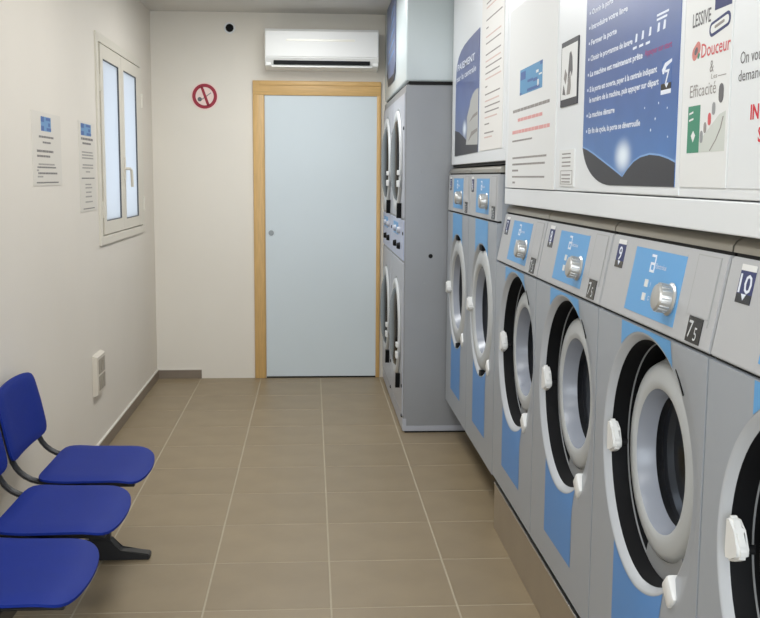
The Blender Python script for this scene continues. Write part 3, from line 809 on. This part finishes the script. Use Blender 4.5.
# dark hills with a valley at the glow
hl = [(.056, .120), (.11, .112), (.18, .098), (.25, .082), (.33, .064), (.40, .048), (.45, .036)]
mb = MB(); mb.prism([p for p in cr[::-1] if p[1] < .118] + [(.46, .012), (.458, .034)] + hl[::-1], .0035, .0038); mb.build('printed_hill', HILL, pic)
hr = [(.458, .034), (.50, .054), (.55, .072), (.60, .082), (.67, .087), (.74, .083), (.80, .075), (Wd, .066)]
mb = MB(); mb.prism([(.46, .012), (Wd, .012)] + hr[::-1], .0035, .0038); mb.build('printed_hill', HILL, pic)
for hh in (hl, hr):
    mb = MB(); mb.strip(hh, [(u, v+.0045) for u, v in hh], .0035, .0037, lambda u, v, w: (u, v, w)); mb.build('horizon_glow', INKC, pic)
lines6 = [(.497, 'Ouvrir la porte', .21), (.455, 'Introduire votre linge', .34), (.411, 'Fermer la porte', .25), (.366, 'Choisir le programme de lavage', .39),
          (.322, 'La machine est maintenant prête', .475), (.278, 'Si la porte est ouverte, payer à la centrale indiquant', .585), (.248, 'le numéro de la machine, puis appuyer sur départ', .60),
          (.205, 'La machine démarre', .255), (.160, 'En fin de cycle, la porte se déverrouille', .475), (.54, 'Mettre la lessive', .24)]
mb = MB()
for v, s_, ww in lines6:
    add_text(mb, s_, .115, v, .015, ww, w=.0039, bold=.03)
    if v not in (.248,): mb.prism([(.090, v+.003), (.100, v+.003), (.100, v+.010), (.090, v+.010)], .0035, .0039)
mb.build('lettering', INKW, pic)
mb = MB(); add_text(mb, 'Appuyer sur start', .605, .324, .015, .19, w=.0039, bold=.02); mb.build('red_lettering', INKM, pic)
mb = MB()
for i, u in enumerate((.525, .575, .63, .69, .73)):
    mb.prism([(u, .366+.001*i), (u+.016, .367+.001*i), (u+.018, .386+.001*i), (u+.006, .387+.001*i)], .0035, .0039)
for u in (.51, .56, .61): mb.prism([(u, .350), (u+.03, .351), (u+.03, .357), (u, .356)], .0035, .0039)
mb.prism([(.685, .405), (.765, .406), (.765, .411), (.685, .410)], .0035, .0039); mb.prism([(.685, .395), (.755, .396), (.755, .401), (.685, .400)], .0035, .0039)
mb.build('pictograms', INKW, pic)
lab = MB().box(.733, .800, .222, .298, .0035, .0039).build('printed_label', LOGO2, pic)
MB().box(.733, .800, .222, .232, .0039, .0042).build('label_foot', INKW, lab); MB().box(.733, .800, .232, .246, .0039, .0042).build('label_band', BLACKG, lab)
mb = MB(); mb.prism([(.736, .278), (.755, .292), (.800, .298), (.800, .291), (.765, .283), (.75, .268), (.742, .268)], .0039, .0042); add_text(mb, '7', .758, .246, .030, .03, w=.0043, bold=.02); mb.prism([(.758, .246), (.783, .246), (.770, .235)], .0039, .0043); mb.build('label_number', INKW, lab)
mb = MB()
for (u, v, r) in ((.70, .170, .004), (.67, .145, .004), (.78, .19, .003), (.72, .205, .003), (.79, .125, .003), (.62, .20, .003)): mb.prism([(u-r, v), (u, v-r), (u+r, v), (u, v+r)], .0035, .0038)
mb.build('printed_stars', INKW, pic)

# --- detergent poster
P7 = sheet('poster', 2.228, 1.50, .255, .62, PAPER, 'white detergent poster with green strip, between the blue poster and the red-lettered notice', thick=.0025)
mb = MB(); add_text(mb, 'LESSIVE', .044, .334, .028, .100, w=.0029, bold=.012); mb.build('lettering', INK, P7)
def pill(u0, v0, u1, v1, r, n=8):
    a = math.atan2(v1-v0, u1-u0); p = []
    for i in range(n+1): t_ = a+PI/2+PI*i/n; p.append((u0+r*math.cos(t_), v0+r*math.sin(t_)))
    for i in range(n+1): t_ = a-PI/2+PI*i/n; p.append((u1+r*math.cos(t_), v1+r*math.sin(t_)))
    return p
mb = MB(); mb.prism(pill(.153, .316, .230, .327, .0145), .0025, .003); em = mb.build('oval_emblem', INKB, P7)
mb = MB(); mb.prism(pill(.155, .3165, .228, .3265, .0085), .003, .0034); oc = mb.build('oval_centre', PAPER, em)
mb = MB(); mb.prism(pill(.170, .319, .213, .325, .003), .0034, .0037); mb.build('oval_text', INKL, em)
mb = MB(); mb.prism([(.163, .352), (.247, .352), (.247, .40), (.163, .40)], .0025, .003); mb.build('navy_tab', INKB, P7)
mb = MB(); add_text(mb, 'Douceur', .100, .266, .028, .150, w=.0029, bold=.008); mb.build('red_lettering', INKR, P7)
mb = MB(); mb.prism(pill(.062, .278, .080, .288, .014), .0025, .003); fl_ = mb.build('printed_flower', mat('ink_rose', (198, 128, 122), .7), P7)
mb = MB(); mb.prism(pill(.068, .281, .074, .285, .006), .003, .0034); mb.build('flower_centre', INK, fl_)
mb = MB(); mb.prism(pill(.084, .270, .087, .274, .004), .0025, .0034); mb.build('flower_leaf', GREEN, fl_)
mb = MB(); add_text(mb, '&', .150, .232, .024, None, w=.0029); add_text(mb, 'Efficacité', .045, .188, .026, .142, w=.0029); mb.build('grey_lettering', INKL, P7)
mb = MB(); add_text(mb, 'Les', .160, .218, .010, .03, w=.0029); mb.box(.195, .235, .220, .2215, .0025, .0029); mb.build('small_lettering', INKL, P7)
g_ = MB().box(.040, .108, .072, .170, .0025, .003).build('green_strip', GREEN, P7)
mb = MB(); mb.prism([(.062, .108), (.074, .118), (.086, .108), (.074, .094)], .003, .0034); mb.prism([(.048, .152), (.07, .155), (.07, .159), (.048, .156)], .003, .0034); mb.prism([(.048, .138), (.072, .141), (.072, .145), (.048, .142)], .003, .0034); mb.build('green_marks', PAPER, g_)
mb = MB(); mb.prism([(.108, .072), (.108, .095), (.15, .115), (.21, .145), (.242, .150), (.242, .072)], .0025, .0028); wv = mb.build('printed_swirl', mat('ink_pale_grey', (200, 205, 200), .6), P7)
mb = MB(); mb.strip([(.165, .074), (.195, .095), (.217, .118), (.228, .140)], [(.170, .074), (.200, .095), (.222, .118), (.233, .140)], .0028, .0031, lambda u, v, w: (u, v, w)); mb.build('swirl_line', INKL, wv)
for nm, u, v, r, m_ in (('printed_bottle', .215, .186, .012, INK), ('printed_flask', .180, .158, .008, GREYP), ('printed_flask', .160, .138, .008, INKR), ('printed_flask', .138, .122, .007, INKL), ('printed_flask', .120, .104, .008, GREYP)):
    mb = MB(); mb.prism(pill(u, v-r*.6, u, v+r*.6, r, 6), .0028, .0032); mb.build(nm, m_, P7)

# --- notice in grey and red, cut by the picture edge
P8 = sheet('notice_sheet', 1.965, 1.50, .62, .56, FASCIA, 'white notice with grey lines and bold red capitals next to detergent poster', 'notice', .002)
mb = MB(); add_text(mb, 'On vous', .036, .232, .023, .105, w=.0025); add_text(mb, 'demande', .031, .200, .021, .122, w=.0025); mb.build('lettering', INK, P8)
mb = MB(); add_text(mb, 'IN', .093, .127, .026, .036, w=.0025, bold=.03); add_text(mb, 'S', .130, .085, .026, None, w=.0025, bold=.03); mb.build('red_lettering', INKRB, P8)

# ================================================================ beam seating
be = thing('beam_seat', (-.86, 3.31, 0), 'three blue plastic seats on a shared black steel beam along the wall', 'seating')
def seat_shell(name, par, yc, kind):
    """seat or backrest as a shaped, thick shell"""
    bm = bmesh.new(); NU, NV = 14, 12
    top = []; bot = []
    for i in range(NU+1):
        rt, rb = [], []
        for j in range(NV+1):
            a, b = i/NU*2-1, j/NV*2-1
            # squircle outline so that the corners are round
            k = 1/((abs(a)**p_+abs(b)**p_)**(1/p_)) * max(abs(a), abs(b)) if (a or b) else 0
            u, v = a*k if (a or b) else 0, b*k if (a or b) else 0
            if kind == 'seat':
                x = .066 + .188*u - .028*max(0, u)**2*v*v; y = yc + .243*v*(1-.03*u)
                z = .432 + .004*abs(v)**2 - .020*max(0, u-.45)**2*3.0 + .012*max(0, -u-.4)
                n = Vector((0, 0, 1))
            else:
                x = -.192 - .033*(u+1)*.8 - .018*(1-v*v)*.8; y = yc + .246*v*(1-.04*max(0, u)); z = .632 + .130*u - .012*max(0, u)*v*v
                n = Vector((1, 0, .2)).normalized()
            th = .010 if max(abs(a), abs(b)) < 1 else .004
            p = Vector((x, y, z)); rt.append(bm.verts.new(p+n*th)); rb.append(bm.verts.new(p-n*th))
        top.append(rt); bot.append(rb)
    for i in range(NU):
        for j in range(NV):
            bm.faces.new((top[i][j], top[i+1][j], top[i+1][j+1], top[i][j+1])); bm.faces.new((bot[i][j], bot[i][j+1], bot[i+1][j+1], bot[i+1][j]))
    ring = [(i, 0) for i in range(NU)] + [(NU, j) for j in range(NV)] + [(i, NV) for i in range(NU, 0, -1)] + [(0, j) for j in range(NV, 0, -1)]
    for a, b in zip(ring, ring[1:]+ring[:1]):
        bm.faces.new((top[a[0]][a[1]], top[b[0]][b[1]], bot[b[0]][b[1]], bot[a[0]][a[1]]))
    mb = MB(); mb.bm.free(); mb.bm = bm
    return mb.build(name, SEAT, par, True, 60)
p_ = 7
for yc in (.535, 0.0, -.535):
    p_ = 7; seat_shell('seat', be, yc, 'seat')
    p_ = 8; seat_shell('backrest', be, yc, 'back')
    for s in (-.182, .182):
        pts = [(-.254, yc+s, .72), (-.240, yc+s, .64), (-.216, yc+s, .52)]
        for k in range(1, 8):
            a = PI/2*k/7; pts.append((-.216+.10*(1-math.cos(a))+.02*k/7, yc+s, .52-.10*math.sin(a)))
        pts += [(.0, yc+s, .416), (.20, yc+s, .416)]
        mb = MB(); mb.tube(pts, .010, 10, .015); mb.build('back_support', TUBE, be, True)
    MB().box(-.10, .22, yc-.19, yc+.19, .400, .416, .003).build('seat_bracket', TUBE, be)
MB().box(-.02, .06, -.86, .80, .335, .400, .006).build('beam', TUBE, be)
for y in (.70, -.70):
    mb = MB(); mb.box(-.022, .060, y-.022, y+.022, .03, .34, .005); lg = mb.build('leg', TUBE, be)
    mb = MB(); mb.prism([(-.23, 0), (.215, 0), (.215, .022), (.10, .036), (.06, .085), (-.03, .085), (-.08, .042), (-.23, .028)], y-.028, y+.028, lambda u, v, w: (u, w, v))
    bmesh.ops.bevel(mb.bm, geom=list(mb.bm.edges), offset=.004, segments=2, affect='EDGES')
    mb.build('foot', TUBE, lg)

# ================================================================ ceiling light panels (unseen fittings added for the room's light)
LED = mat('unseen_led_diffuser', (240, 240, 235), .5, emit=((255, 248, 236), 1.6))
for k, (lx, ly) in enumerate(LAMPS):
    l = thing('unseen_ceiling_light', (lx, ly, ZC), ('unseen ceiling light panel nearest the shop window', 'unseen ceiling light panel over the blue seats', 'unseen ceiling light panel level with the taller washers', 'unseen ceiling light panel nearest the air conditioner')[k], 'ceiling light', 'unseen ceiling light panels')
    mb = MB()
    for a in ((-.31, -.29, -.58, .58), (.29, .31, -.58, .58), (-.29, .29, -.58, -.56), (-.29, .29, .56, .58)): mb.box(a[0], a[1], a[2], a[3], -.03, 0)
    mb.build('frame', PLAST_W, l)
    MB().box(-.29, .29, -.56, .56, -.022, -.012).build('diffuser', LED, l)
